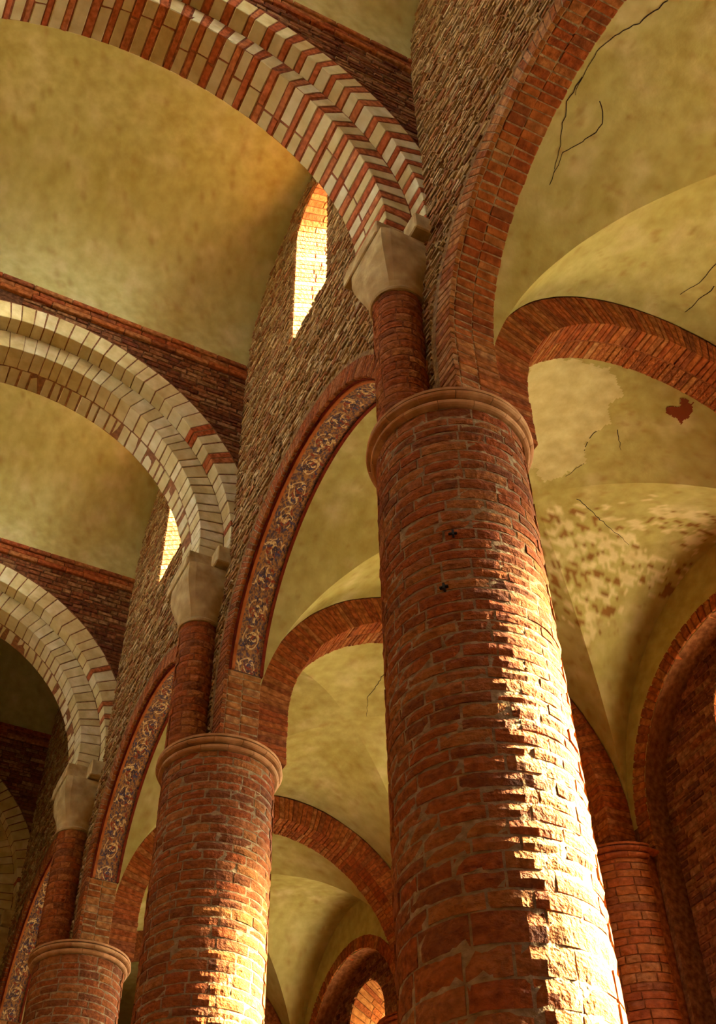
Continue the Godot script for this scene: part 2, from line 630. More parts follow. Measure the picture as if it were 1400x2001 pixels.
func engaged_shaft(k: int) -> Node3D:
	var o := base("engaged_column", Vector3(SHAFT_X, 0, -k * BAY))
	core(o, SHAFT_R - 0.016, RING_TOP + 0.002, NECK + 0.02, M.redmortar)
	var to_eye := atan2(-(eye.z + k * BAY), eye.x - SHAFT_X)
	var seen := func(a: float, _y: float) -> bool:
		return k < 4 and absf(wrapf(a - to_eye, -PI, PI)) < 1.5
	var mats := func(_a: float, _y: float) -> Array:
		return M.brick
	var course := func(_y: float) -> float:
		return 0.105
	brick_shaft(o, Vector3.ZERO, SHAFT_R, RING_TOP, NECK, course, Vector2(0.14, 0.27), -PI, PI, seen, mats, 260, 0.003)
	# capital: round below, square above, with cut corners
	var b := Buf.new()
	var rows := 8
	var seg := 32
	var ring_at := func(t: float) -> Array:
		var out := []
		var hx0 := 0.34
		var hz := 0.37
		var f := clampf(t * 1.25, 0.0, 1.0)
		f = f * f * (3.0 - 2.0 * f)
		for i in seg:
			var a := TAU * i / seg
			var c := Vector2(cos(a), sin(a))
			var q := c * (SHAFT_R + 0.012 + 0.05 * t)
			var sq := c / maxf(absf(c.x) / hx0, absf(c.y) / hz)
			var p := q.lerp(sq, f * 0.96)
			out.append(Vector3(p.x, lerpf(NECK, IMPOST_LOW, t), p.y))
		return out
	var prev: Array = ring_at.call(0.0)
	for j in range(1, rows + 1):
		var cur: Array = ring_at.call(float(j) / rows)
		for i in seg:
			var i2 := (i + 1) % seg
			b.quad(prev[i2], prev[i], cur[i], cur[i2], Color.WHITE)
		prev = cur
	var bottom: Array = ring_at.call(0.0)
	for i in seg:
		b.tri(bottom[i], bottom[(i + 1) % seg], Vector3(0, NECK, 0), Color.WHITE)
	var cap := part("capital", b.mesh(), M.stone, o)
	var n := Buf.new()
	lathe(n, [Vector2(SHAFT_R - 0.03, NECK - 0.03), Vector2(SHAFT_R + 0.018, NECK - 0.03), Vector2(SHAFT_R + 0.03, NECK - 0.005), Vector2(SHAFT_R + 0.018, NECK + 0.02), Vector2(SHAFT_R - 0.03, NECK + 0.03)], 0, TAU, 32, Color.WHITE)
	part("neck_ring", n.mesh(), M.stone, cap)
	# impost slabs under the two orders of the arch
	var s := Buf.new()
	boxb(s, Vector3(-0.36, IMPOST_LOW, DIA_ZF - 0.01), Vector3(0.18, IMPOST_LOW + 0.17, DIA_ZI + 0.04), 0.012)
	part("impost", s.mesh(), M.stone, o)
	var s2 := Buf.new()
	boxb(s2, Vector3(-0.335, IMPOST_LOW + 0.17, DIA_ZF - 0.005), Vector3(0.18, IMPOST_TOP, DIA_ZI + 0.015), 0.012)
	part("impost", s2.mesh(), M.stone, o)
	var s3 := Buf.new()
	boxb(s3, Vector3(-0.02, IMPOST_LOW + 0.02, DIA_ZI + 0.02), Vector3(0.20, IMPOST_TOP, DIA_ZO + 0.03), 0.015)
	part("impost", s3.mesh(), M.stone, o)
	return o

# ---------------------------------------------------------------- diaphragm arch across the nave
func diaphragm(k: int, striped: bool, detailed: bool) -> Node3D:
	var o := base("diaphragm_arch", Vector3(NAVE_X, DIA_H, -k * BAY))
	var stilt := DIA_H - IMPOST_TOP
	var c := Buf.new()
	var total := PI * DIA_IN + stilt * 2
	var total2 := PI * DIA_MID + stilt * 2
	arch_band(c, DIA_IN + 0.012, DIA_MID + 0.1, DIA_ZF + 0.01, DIA_ZI - 0.012, stilt, 0, total, DIA_IN, Color.WHITE)
	arch_band(c, DIA_MID + 0.012, DIA_OUT + 0.02, DIA_ZF + 0.01, DIA_ZO - 0.012, stilt, 0, total2, DIA_MID, Color.WHITE)
	part("mortar_core", c.mesh(), M.redmortar if striped else M.brownmortar, o)
	if not detailed:
		return o
	var row := func(off: int, wide: float) -> Callable:
		return func(i: int, s: float) -> Array:
			var near_foot := s < 1.3 or s > total - 1.3
			if striped:
				if (i + off) % 2 == 0:
					return [rng.randf_range(0.13, 0.175) * wide, M.white, rng.randf_range(-0.05, 0.05) if wide < 1.05 and off == 0 else 0.0]
				return [rng.randf_range(0.07, 0.10) * (1.25 if near_foot else 1.0), M.pink]
			if near_foot and rng.randf() < 0.2 and wide > 1.05:
				return [0.09, M.pink]
			return [rng.randf_range(0.12, 0.2) * wide, M.white]
	var f := Transform3D()
	var jig := func(inner: Callable, near: bool) -> Callable:
		return func(i: int, s: float) -> Array:
			var e: Array = inner.call(i, s)
			return e
	if striped:
		var s := 0.0
		var i := 0
		var d := DIA_MID - DIA_IN - 0.004
		while s < total - 0.02:
			var red := i % 2 == 1
			var w: float = rng.randf_range(0.075, 0.105) if red else rng.randf_range(0.13, 0.175)
			if red and (s < 1.4 or s > total - 1.4):
				w *= 1.3
			if total - s - w < 0.05:
				w = total - s
			var x := path_xf(DIA_IN, stilt, s + w * 0.5)
			var curved := s + w * 0.5 > stilt and s + w * 0.5 < stilt + PI * DIA_IN
			var cuts := [DIA_ZF, DIA_ZI] if red and rng.randf() < 0.6 else [DIA_ZF, snappedf(rng.randf_range(-0.26, 0.0), 0.02), DIA_ZI]
			for q in cuts.size() - 1:
				var m := voussoir(snappedf(w, 0.01) - 0.012, d, snappedf(cuts[q + 1] - cuts[q], 0.02) - 0.014, DIA_IN, curved, rng.randi() % 3, 0.009, 0.005)
				var ms: Array = M.pink if red else M.white
				part("voussoir", m, ms[rng.randi() % ms.size()], o, x * Transform3D(Basis(), Vector3(0, rng.randf_range(-0.003, 0.006), (cuts[q] + cuts[q + 1]) * 0.5)))
			s += w
			i += 1
		arch_row(o, f, "voussoir", DIA_MID, stilt, 0, total2, -0.1, DIA_ZO, DIA_OUT - DIA_MID, row.call(0, 1.12), 0.012, 0.007, 0.003)
		return o
	arch_row(o, f, "voussoir", DIA_IN, stilt, 0, total, -0.13, DIA_ZI, DIA_MID - DIA_IN - 0.004, row.call(0, 1.0), 0.012, 0.007, 0.003)
	arch_row(o, f, "voussoir", DIA_IN, stilt, 0, total, DIA_ZF, -0.13, DIA_MID - DIA_IN - 0.004, row.call(1, 1.0), 0.014, 0.012, 0.008)
	arch_row(o, f, "voussoir", DIA_MID, stilt, 0, total2, -0.1, DIA_ZO, DIA_OUT - DIA_MID, row.call(0, 1.12), 0.012, 0.007, 0.003)
	return o

func diaphragm_wall(k: int, rubble: bool, arch: Node3D) -> void:
	# spandrels above the arch up to the vault springing, with the cornice the barrel vaults spring from
	var o := Node3D.new()
	o.name = "spandrel"
	arch.add_child(o)
	o.position = -Vector3(NAVE_X, DIA_H, 0)
	var b := Buf.new()
	var zn := DIA_ZO - 0.035
	var n := 64
	var re := DIA_OUT
	var xl := NAVE_X - 3.02
	var xr := WALL_X
	var ceil_y := VAULT_H + 0.02
	for face in 2:
		var z := zn if face == 0 else DIA_ZF
		for i in n:
			var p := []
			for t in [i, i + 1]:
				var x := lerpf(xl, xr, float(t) / n)
				var dx := x - NAVE_X
				var y := DIA_H + sqrt(maxf(re * re - dx * dx, 0.0)) if absf(dx) < re else DIA_H - 0.2
				p.append(Vector3(x, y - 0.06, z))
				p.append(Vector3(x, ceil_y, z))
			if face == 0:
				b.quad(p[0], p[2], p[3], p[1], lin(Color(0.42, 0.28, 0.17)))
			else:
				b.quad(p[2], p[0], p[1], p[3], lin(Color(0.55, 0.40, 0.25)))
	boxb(b, Vector3(xl, ceil_y - 0.25, DIA_ZF), Vector3(xr, VAULT_H + 3.2, zn), 0.0, lin(Color(0.55, 0.40, 0.25)))
	part("wall_core", b.mesh(), M.masonry, o)
	for e in [[0.30, 0.055, 0.035], [0.20, 0.05, 0.0], [0.10, 0.075, 0.055]]:
		var x := xl
		while x < xr:
			var w := rng.randf_range(0.3, 0.6)
			var cb := Buf.new()
			boxb(cb, Vector3(x + 0.004, VAULT_H - e[0], zn - 0.1), Vector3(minf(x + w, xr) - 0.004, VAULT_H - e[0] + 0.09, zn + e[1] * 1.1), 0.01)
			part("cornice_brick", cb.mesh(), M.redbrick[rng.randi() % 5], o)
			x += w
	if rubble:
		var r := Buf.new()
		var spans := func(y: float) -> Array:
			var h := y - DIA_H
			var d := sqrt(maxf((re + 0.02) * (re + 0.02) - h * h, 0.0))
			return minus([Vector2(NAVE_X - 0.5, xr)], NAVE_X - d, NAVE_X + d)
		var place := func(u: float, y: float, out: float) -> Vector3:
			return Vector3(u, y, zn + out)
		lay_courses(r, IMPOST_TOP, VAULT_H - 0.3, 0.085, Vector2(0.12, 0.34), spans, place, [lin(Color(0.60, 0.40, 0.24)), lin(Color(0.54, 0.33, 0.19)), lin(Color(0.64, 0.48, 0.30)), lin(Color(0.48, 0.27, 0.16))])
		stuff("rubble_masonry", r, M.masonry, o)

# ---------------------------------------------------------------- nave arcade arch (along z)
func arcade_arch(bay: int, painted: bool, detailed: bool) -> Node3D:
	var zc := -(bay + 0.5) * BAY
	var o := base("arcade_arch", Vector3(0, ARC_H, zc))
	var stilt := ARC_H - RING_TOP
	var total := PI * ARC_R + stilt * 2
	# local frame: span along -z (left foot towards the camera), thickness local z -> world x
	var f := Transform3D(Basis(Vector3(0, 0, -1), Vector3.UP, Vector3(1, 0, 0)), Vector3.ZERO)
	# left foot at local x = -R is world z = +R (nearer pillar)
	var c := Buf.new()
	arch_band(c, ARC_R + 0.014, ARC_R + ARC_BAND, WALL_X + 0.014, ARC_BACK - 0.01, stilt, 0, total, ARC_R, Color.WHITE)
	part("mortar_core", c.mesh(), M.mortar, o, f)
	if not detailed:
		return o
	var near := func(_i: int, s: float) -> Array:
		var foot := s < 1.1 or s > total - 1.1
		return [rng.randf_range(0.06, 0.085), M.tanbrick if foot and not painted else (M.redbrick if not painted else M.brick), 0.0, 0.0]
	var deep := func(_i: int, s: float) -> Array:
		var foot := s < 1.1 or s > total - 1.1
		return [rng.randf_range(0.08, 0.11), M.tanbrick if foot and rng.randf() < 0.7 else M.redbrick]
	if not painted:
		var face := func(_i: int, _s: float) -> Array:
			return [rng.randf_range(0.07, 0.09), M.tanbrick]  # face tanner than the soffit: partly brick colour, partly nave light put in
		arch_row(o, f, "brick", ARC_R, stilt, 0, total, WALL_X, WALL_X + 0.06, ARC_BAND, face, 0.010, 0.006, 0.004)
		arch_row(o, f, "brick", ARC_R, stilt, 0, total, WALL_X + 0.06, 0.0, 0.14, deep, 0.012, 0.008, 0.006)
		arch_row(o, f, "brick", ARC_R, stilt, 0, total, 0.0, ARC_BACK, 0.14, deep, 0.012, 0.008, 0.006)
	else:
		arch_row(o, f, "brick", ARC_R, stilt, 0, total, WALL_X, WALL_X + 0.06, ARC_BAND, near, 0.010, 0.006, 0.004)
		var edge0 := stilt + 0.12
		var edge1 := total - stilt - 0.12
		var lowm := func(_i: int, _s: float) -> Array:
			return [rng.randf_range(0.085, 0.12), M.tanbrick]
		for sgn in 2:
			var s0 := 0.0 if sgn == 0 else edge1
			var s1 := edge0 if sgn == 0 else total
			arch_row(o, f, "brick", ARC_R, stilt, s0, s1, WALL_X + 0.06, 0.0, 0.12, lowm, 0.014, 0.01, 0.006)
			arch_row(o, f, "brick", ARC_R, stilt, s0, s1, 0.0, ARC_BACK, 0.12, lowm, 0.014, 0.01, 0.006)
		var pb := Buf.new()
		arch_band(pb, ARC_R - 0.006, ARC_R + 0.1, -0.13, ARC_BACK - 0.035, stilt, edge0, edge1, ARC_R, Color.WHITE, true)
		var panel := part("painted_band", pb.mesh(), M.paint, o, f)
		panel.set_meta("label", "painted band of curling scrolls and leaves")
		for e in [[-0.165, -0.13, 0.028, M.moulding], [-0.195, -0.165, 0.006, M.redline], [ARC_BACK - 0.035, ARC_BACK + 0.004, 0.026, M.redline]]:
			var mb := Buf.new()
			arch_band(mb, ARC_R - e[2], ARC_R + 0.1, e[0], e[1], stilt, edge0, edge1, ARC_R, Color.WHITE)
			part("moulding", mb.mesh(), e[3], o, f)
	return o

# ---------------------------------------------------------------- clerestory wall of one bay, with its window
const CW_HALF := 0.58
const CW_SILL := 14.85
const CW_SPRING := 17.62
func window_half(y: float, half: float, spring: float, sill: float) -> float:
	if y < sill or y > spring + half:
		return 0.0
	if y <= spring:
		return half
	return sqrt(maxf(half * half - (y - spring) * (y - spring), 0.0))

# flat face with round-headed holes: strips of quads between spans, place(u, y) -> point; flip turns the face
func holed_face(buf: Buf, y0: float, y1: float, dy: float, spans: Callable, place: Callable, flip: bool, col: Color) -> void:
	var n := maxi(1, int((y1 - y0) / dy))
	for j in n:
		var a := lerpf(y0, y1, float(j) / n)
		var b := lerpf(y0, y1, float(j + 1) / n)
		var la: Array = spans.call(a + 0.0005)
		var lb: Array = spans.call(b - 0.0005)
		if la.size() != lb.size():
			la = spans.call((a + b) * 0.5)
			lb = la
		for i in la.size():
			var p := [place.call(la[i].x, a), place.call(la[i].y, a), place.call(lb[i].y, b), place.call(lb[i].x, b)]
			if flip:
				buf.quad(p[1], p[0], p[3], p[2], col)
			else:
				buf.quad(p[0], p[1], p[2], p[3], col)

# reveal of a splayed round-headed window between two outlines
func reveal(buf: Buf, out_a: Array, out_b: Array, cols: Callable) -> void:
	for i in out_a.size() - 1:
		buf.quad(out_a[i], out_b[i], out_b[i + 1], out_a[i + 1], cols.call(i))

func window_outline(x: float, zc: float, half: float, sill: float, spring: float, n: int) -> Array:
	# from the far sill corner (-z) up, over and down to the near sill corner
	var r := [Vector3(x, sill, zc - half)]
	for i in range(1, 9):
		r.append(Vector3(x, lerpf(sill, spring, i / 8.0), zc - half))
	for i in range(1, n):
		var a := PI * i / n
		r.append(Vector3(x, spring + sin(a) * half, zc - cos(a) * half))
	for i in range(8, -1, -1):
		r.append(Vector3(x, lerpf(sill, spring, i / 8.0), zc + half))
	return r

func make_window(o: Node, x_in: float, x_out: float, zc: float, half_in: float, half_out: float, sill_in: float, sill_out: float, spring_in: float, spring_out: float, bricks: bool, m: Material) -> void:
	var ia := window_outline(x_in, zc, half_in, sill_in, spring_in, 16)
	var oa := window_outline(x_out, zc, half_out, sill_out, spring_out, 16)
	var b := Buf.new()
	var col := lin(Color(0.70, 0.56, 0.38))
	for i in ia.size() - 1:
		if x_out > x_in:
			b.quad(ia[i], ia[i + 1], oa[i + 1], oa[i], col)
		else:
			b.quad(ia[i + 1], ia[i], oa[i], oa[i + 1], col)
	var last := ia.size() - 1
	if x_out > x_in:
		b.quad(ia[last], ia[0], oa[0], oa[last], col)
	else:
		b.quad(ia[0], ia[last], oa[last], oa[0], col)
	part("reveal", b.mesh(), m, o)
	if bricks:
		# jamb and arch bricks standing a little proud of the mortar of the reveal, in courses
		var along := 0.0
		for i in range(ia.size() - 1):
			var sub := 3 if i < 8 or i >= ia.size() - 9 else 1
			for q in sub:
				var t0 := float(q) / sub
				var t1 := float(q + 1) / sub
				var nx := 2
				var cut := rng.randf_range(0.3, 0.7)
				for w in nx:
					var e0 := 0.0 if w == 0 else cut
					var e1 := cut if w == 0 else 1.0
					var P := func(t: float, e: float) -> Vector3:
						var u: Vector3 = ia[i].lerp(ia[i + 1], t)
						var v: Vector3 = oa[i].lerp(oa[i + 1], t)
						return u.lerp(v, e)
					var g0 := t0 + 0.05 * (t1 - t0)
					var g1 := t1 - 0.05 * (t1 - t0)
					var a: Vector3 = P.call(g0, e0 + 0.008)
					var bb: Vector3 = P.call(g1, e0 + 0.008)
					var d: Vector3 = P.call(g1, e1 - 0.008)
					var ee: Vector3 = P.call(g0, e1 - 0.008)
					var nrm := (d - a).cross(ee - bb).normalized()
					if x_out < x_in:
						nrm = -nrm
					var k := nrm * rng.randf_range(0.008, 0.02)
					var s := Buf.new()
					block(s, [a - nrm * 0.02, bb - nrm * 0.02, ee - nrm * 0.02, d - nrm * 0.02, a + k, bb + k, ee + k, d + k], 0.006, Color.WHITE)
					part("brick", s.mesh(), (M.tanbrick if rng.randf() < 0.8 else M.brick)[rng.randi() % 4], o)
	# leaded pane near the outer face
	var pane := Buf.new()
	var po := window_outline(lerpf(x_in, x_out, 0.86), zc, lerpf(half_in, half_out, 0.86), lerpf(sill_in, sill_out, 0.86), lerpf(spring_in, spring_out, 0.86), 16)
	var mid := Vector3(po[0].x, (sill_out + spring_out) * 0.5, zc)
	for i in po.size():
		pane.tri(po[i], po[(i + 1) % po.size()], mid, Color.WHITE)
	part("pane", pane.mesh(), M.glass, o)
	var px: float = po[0].x
	for q in range(1, 5):
		var y := lerpf(sill_out, spring_out + half_out, q / 5.0)
		var bar := Buf.new()
		var hw := window_half(y, half_out, spring_out, sill_out)
		boxb(bar, Vector3(px - 0.012, y - 0.012, zc - hw - 0.02), Vector3(px + 0.012, y + 0.012, zc + hw + 0.02))
		part("glazing_bar", bar.mesh(), M.iron, o)

func lit_high(bay: int, mirror: bool) -> bool:
	return bay <= 1

func nave_wall(bay: int, mirror: bool, masonry: bool) -> Node3D:
	var zc := -(bay + 0.5) * BAY
	var o := base("wall_right" if not mirror else "wall_left", Vector3(0, 0, 0))
	setting(o, "nave wall " + (["of tan coursed rubble above the bare red brick arch", "of tan coursed rubble round the larger sunlit window, above the painted arch", "of tan coursed rubble round the smaller sunlit window, behind the second pillar", "of tan coursed rubble in deep shade beyond the third pillar"][bay + 1] if not mirror and bay >= -1 and bay <= 2 else "outside the picture"), "wall")
	var X := func(x: float) -> float:
		return x if not mirror else 2.0 * NAVE_X - x
	var z0 := zc - BAY * 0.5
	var z1 := zc + BAY * 0.5
	var re := ARC_R + ARC_BAND
	var spans := func(y: float, grow: float, lens: bool) -> Array:
		var list := [Vector2(z0, z1)]
		if y < ARC_H + re:
			var d := re - grow if y < ARC_H else sqrt(maxf((re - grow) * (re - grow) - (y - ARC_H) * (y - ARC_H), 0.0))
			if d > 0.0:
				list = minus(list, zc - d, zc + d)
		var wh := window_half(y, CW_HALF, CW_SPRING, CW_SILL)
		if wh > 0.0 and lit_high(bay, mirror):
			list = minus(list, zc + 0.09 - wh, zc + 0.09 + wh)
		return list
	var b := Buf.new()
	var face := func(y: float) -> Array:
		return spans.call(y, 0.05, false)
	var place := func(z: float, y: float) -> Vector3:
		return Vector3(X.call(WALL_X), y, z)
	var colr := lin(Color(0.62, 0.50, 0.30)) if not mirror else lin(Color(0.88, 0.84, 0.72))  # unseen left wall is pale plaster, chosen to bounce sunlight onto the arches
	var cuts := [RING_TOP + 0.3, ARC_H, ARC_H + re - 0.05, CW_SILL, CW_SPRING, CW_SPRING + CW_HALF, VAULT_H + 3.0]
	for i in cuts.size() - 1:
		var dy := 0.06 if i in [1, 4] else 5.0
		holed_face(b, cuts[i], cuts[i + 1], dy, face, place, mirror == true, colr)
	# outer face of the clerestory and the ledge above the aisle vault
	var out_spans := func(y: float) -> Array:
		var list := [Vector2(z0, z1)]
		var wh := window_half(y, 0.52, 18.0, 15.3)
		if wh > 0.0 and lit_high(bay, mirror):
			list = minus(list, zc + 0.09 - wh, zc + 0.09 + wh)
		return list
	var out_place := func(z: float, y: float) -> Vector3:
		return Vector3(X.call(UPPER_BACK), y, z)
	var oc := [12.95, 15.3, 18.0, 18.52, VAULT_H + 3.0]
	for i in oc.size() - 1:
		holed_face(b, oc[i], oc[i + 1], 0.05 if i == 2 else 9.0, out_spans, out_place, mirror == false, colr)
	# the solid of the wall behind the arch rings, down to the pillar heads
	for e in [[z0 - 0.29, z0 + 0.29], [z1 - 0.29, z1 + 0.29]]:
		var lo := Vector3(minf(X.call(WALL_X + 0.02), X.call(ARC_BACK - 0.01)), RING_TOP + 0.005, e[0])
		boxb(b, lo, Vector3(lo.x + ARC_BACK - WALL_X - 0.03, 13.3, e[1]), 0.0, colr)
	var fr := Transform3D(Basis(Vector3(0, 0, -1), Vector3.UP, Vector3(1, 0, 0)), Vector3(X.call(0.0), ARC_H, zc))
	var fill := Buf.new()
	var fx := [WALL_X + 0.03, ARC_BACK - 0.012] if not mirror else [-ARC_BACK + 0.012, -WALL_X - 0.03]
	arch_band(fill, ARC_R + ARC_BAND - 0.01, ARC_R + 1.0, fx[0], fx[1], 0.0, 0, PI * ARC_R, ARC_R, lin(Color(0.74, 0.60, 0.36)))
	part("wall_core", fill.mesh(), M.masonry, o, fr)
	part("wall_core", b.mesh(), M.masonry, o)
	if masonry:
		var r := Buf.new()
		var lay_spans := func(y: float) -> Array:
			var list: Array = spans.call(y, -0.015, true)
			var vh := y - VAULT_H
			if vh > 0.0:
				var d := sqrt(maxf(VAULT_R * VAULT_R - vh * vh, 0.0))
				list = minus(minus(list, z0 - 1.0, zc - d), zc + d, z1 + 1.0)
			else:
				list = minus(minus(list, z0 - 1.0, z0 + DIA_ZO - 0.02), z1 + DIA_ZF + 0.02, z1 + 1.0) if y > 12.4 else list
			return list
		var lp := func(z: float, y: float, out: float) -> Vector3:
			return Vector3(WALL_X - out, y, z)
		lay_courses(r, RING_TOP + 0.05, VAULT_H + VAULT_R - 0.02, 0.068, Vector2(0.08, 0.24), lay_spans, lp, [lin(Color(0.74, 0.62, 0.38)), lin(Color(0.68, 0.52, 0.30)), lin(Color(0.80, 0.70, 0.48)), lin(Color(0.64, 0.44, 0.25)), lin(Color(0.70, 0.58, 0.36))], 0.016, 0.024)
		stuff("rubble_masonry", r, M.masonry, o)
	return o

func clerestory_window(bay: int, mirror: bool, bricks: bool) -> void:
	var zc := -(bay + 0.5) * BAY + 0.09
	var o := base("window_1" if not mirror else "window_3")
	setting(o, "tall round-headed window high in the nave wall, " + (["its jamb blazing with sun beside the striped arch", "a small sunlit sliver beside the second arch"][bay] if not mirror and bay in [0, 1] else "outside the picture"), "window")
	var a := WALL_X if not mirror else 2.0 * NAVE_X - WALL_X
	var b := UPPER_BACK if not mirror else 2.0 * NAVE_X - UPPER_BACK
	make_window(o, a, b, zc, CW_HALF, 0.52, CW_SILL, 15.3, CW_SPRING, 18.0, bricks, M.masonry)

# ---------------------------------------------------------------- vaults
func plaster_col(p: Vector3, warm: float) -> Color:
	var a := 0.5 + 0.5 * noise.get_noise_3d(p.x * 9.0, p.y * 9.0, p.z * 9.0)
	var b := 0.5 + 0.5 * noise.get_noise_3d(p.x * 30.0 + 70.0, p.y * 30.0, p.z * 30.0)
	var d := 0.5 + 0.5 * fine.get_noise_3d(p.x * 90.0, p.y * 90.0, p.z * 90.0)
	var c := Color(0.77, 0.75, 0.51).lerp(Color(0.69, 0.65, 0.37), clampf(a * 1.5 - 0.35 + warm, 0.0, 1.0))
	c = c.lerp(Color(0.86, 0.81, 0.64), clampf(b * 2.2 - 1.2, 0.0, 0.7))
	c = c.lerp(Color(0.58, 0.45, 0.24), clampf(d * 2.4 - 1.55, 0.0, 0.4))
	return lin(c)

func barrel(bay: int, fine_grid: bool) -> void:
	var zc := -(bay + 0.5) * BAY
	var o := base("ceiling", Vector3.ZERO)
	setting(o, "plastered barrel vault " + (["showing as a corner above the striped arch", "broad and glowing between the striped arch and the next", "glimpsed through the second arch across the nave", "dim, seen through the third arch across the nave"][bay + 1] if bay >= -1 and bay <= 2 else "outside the picture"), "vault")
	var b := Buf.new()
	var nx := 90 if fine_grid else 12
	var na := 60 if fine_grid else 16
	var x0 := NAVE_X - 3.02 - 0.3
	var x1 := WALL_X + 0.3
	var pts := []
	for i in nx + 1:
		var row := []
		for j in na + 1:
			var a := PI * j / na
			var p := Vector3(lerpf(x0, x1, float(i) / nx), VAULT_H + sin(a) * VAULT_R, zc + cos(a) * VAULT_R)
			var w := 0.018 * noise.get_noise_3d(p.x * 22.0, p.y * 22.0, p.z * 22.0)
			var nn := Vector3(0, -sin(a), -cos(a))
			row.append([p + nn * w, nn, plaster_col(p, -0.12)])
		pts.append(row)
	for i in nx:
		for j in na:
			var q := [pts[i][j], pts[i][j + 1], pts[i + 1][j + 1], pts[i + 1][j]]
			b.squad([q[0][0], q[1][0], q[2][0], q[3][0]], [q[0][1], q[1][1], q[2][1], q[3][1]], [q[0][2], q[1][2], q[2][2], q[3][2]])
	part("plaster", b.mesh(), M.plaster, o)

func groin_point(s: float, t: float, zc: float, bz: float) -> Vector3:
	var m := minf(absf(s), absf(t))
	return Vector3(AISLE_X + 2.725 * s, GROIN_H + GROIN_C * sqrt(maxf(1.0 - m * m, 0.0)), zc + bz * t)

func groin_vault(bay: int, mirror: bool, fine_grid: bool) -> Node3D:
	var za := -bay * BAY + TR_Z0
	var zb := -(bay + 1) * BAY + TR_Z1
	var zc := (za + zb) * 0.5
	var bz := (za - zb) * 0.5
	var o := base("ceiling", Vector3.ZERO)
	setting(o, "plastered aisle groin vault " + (["with long cracks beside the bare brick arch", "with a pale patch and flaking limewash behind the largest pillar", "seen between the two big pillars, its groins crossing", "low and dark beyond the third brick arch"][bay + 1] if not mirror and bay >= -1 and bay <= 2 else "outside the picture"), "vault")
	var b := Buf.new()
	var n := (150 if bay <= 0 else 80) if fine_grid else 12
	var g := []
	for i in n + 1:
		var row := []
		for j in n + 1:
			var s := sin((float(i) / n * 2.0 - 1.0) * PI / 2)
			var t := sin((float(j) / n * 2.0 - 1.0) * PI / 2)
			var p := groin_point(s, t, zc, bz)
			p.y += 0.012 * noise.get_noise_3d(p.x * 22.0, p.y * 22.0, p.z * 22.0)
			if mirror:
				p.x = 2.0 * NAVE_X - p.x
			row.append(p)
		g.append(row)
	var cols := []
	for i in n + 1:
		var row := []
		for j in n + 1:
			var pc := plaster_col(g[i][j] * Vector3(1, 1, 1.1) + Vector3(31, 0, 7), 0.18)
			if fine_grid and bay == 0:
				# flaking limewash on the outer web
				var gp: Vector3 = g[i][j]
				var fl := 0.5 + 0.5 * fine.get_noise_3d(gp.x * 70.0, gp.y * 70.0, gp.z * 120.0)
				var reach := 0.5 + 0.5 * noise.get_noise_3d(gp.x * 16.0, 5.0, gp.z * 16.0) - maxf(Vector2(gp.x - 4.6, gp.z + 2.9).length() - 0.9, 0.0) * 0.6
				if fl > 0.56 and reach > 0.42:
					pc = lin(Color(0.88, 0.83, 0.64))
				elif fl < 0.36 and reach > 0.45:
					pc = lin(Color(0.56, 0.42, 0.22))
			row.append(pc)
		cols.append(row)
	for i in n:
		for j in n:
			var a: Vector3 = g[i][j]
			var d: Vector3 = g[i + 1][j]
			var e: Vector3 = g[i + 1][j + 1]
			var f: Vector3 = g[i][j + 1]
			var same := (i < n / 2) == (j < n / 2)
			var tris := [[0, 1, 2], [0, 2, 3]] if same else [[0, 1, 3], [1, 2, 3]]
			var p := [a, d, e, f]
			var c := [cols[i][j], cols[i + 1][j], cols[i + 1][j + 1], cols[i][j + 1]]
			for q in tris:
				var nn: Vector3 = (p[q[1]] - p[q[0]]).cross(p[q[2]] - p[q[0]]).normalized()
				var down := nn.y < 0.0
				if nn.y > 0.0:
					nn = -nn
				for w in ([q[0], q[2], q[1]] if down else [q[0], q[1], q[2]]):
					b.v.append(p[w]); b.n.append(nn); b.c.append(c[w]); b.u.append(Vector2.ZERO)
	part("plaster", b.mesh(), M.plaster, o)
	if fine_grid:
		groin_marks(o, bay, zc, bz)
	return o

func groin_y(x: float, z: float, zc: float, bz: float) -> float:
	var p := groin_point(clampf((x - AISLE_X) / 2.725, -1, 1), clampf((z - zc) / bz, -1, 1), zc, bz)
	return p.y + 0.012 * noise.get_noise_3d(p.x * 22.0, p.y * 22.0, p.z * 22.0)

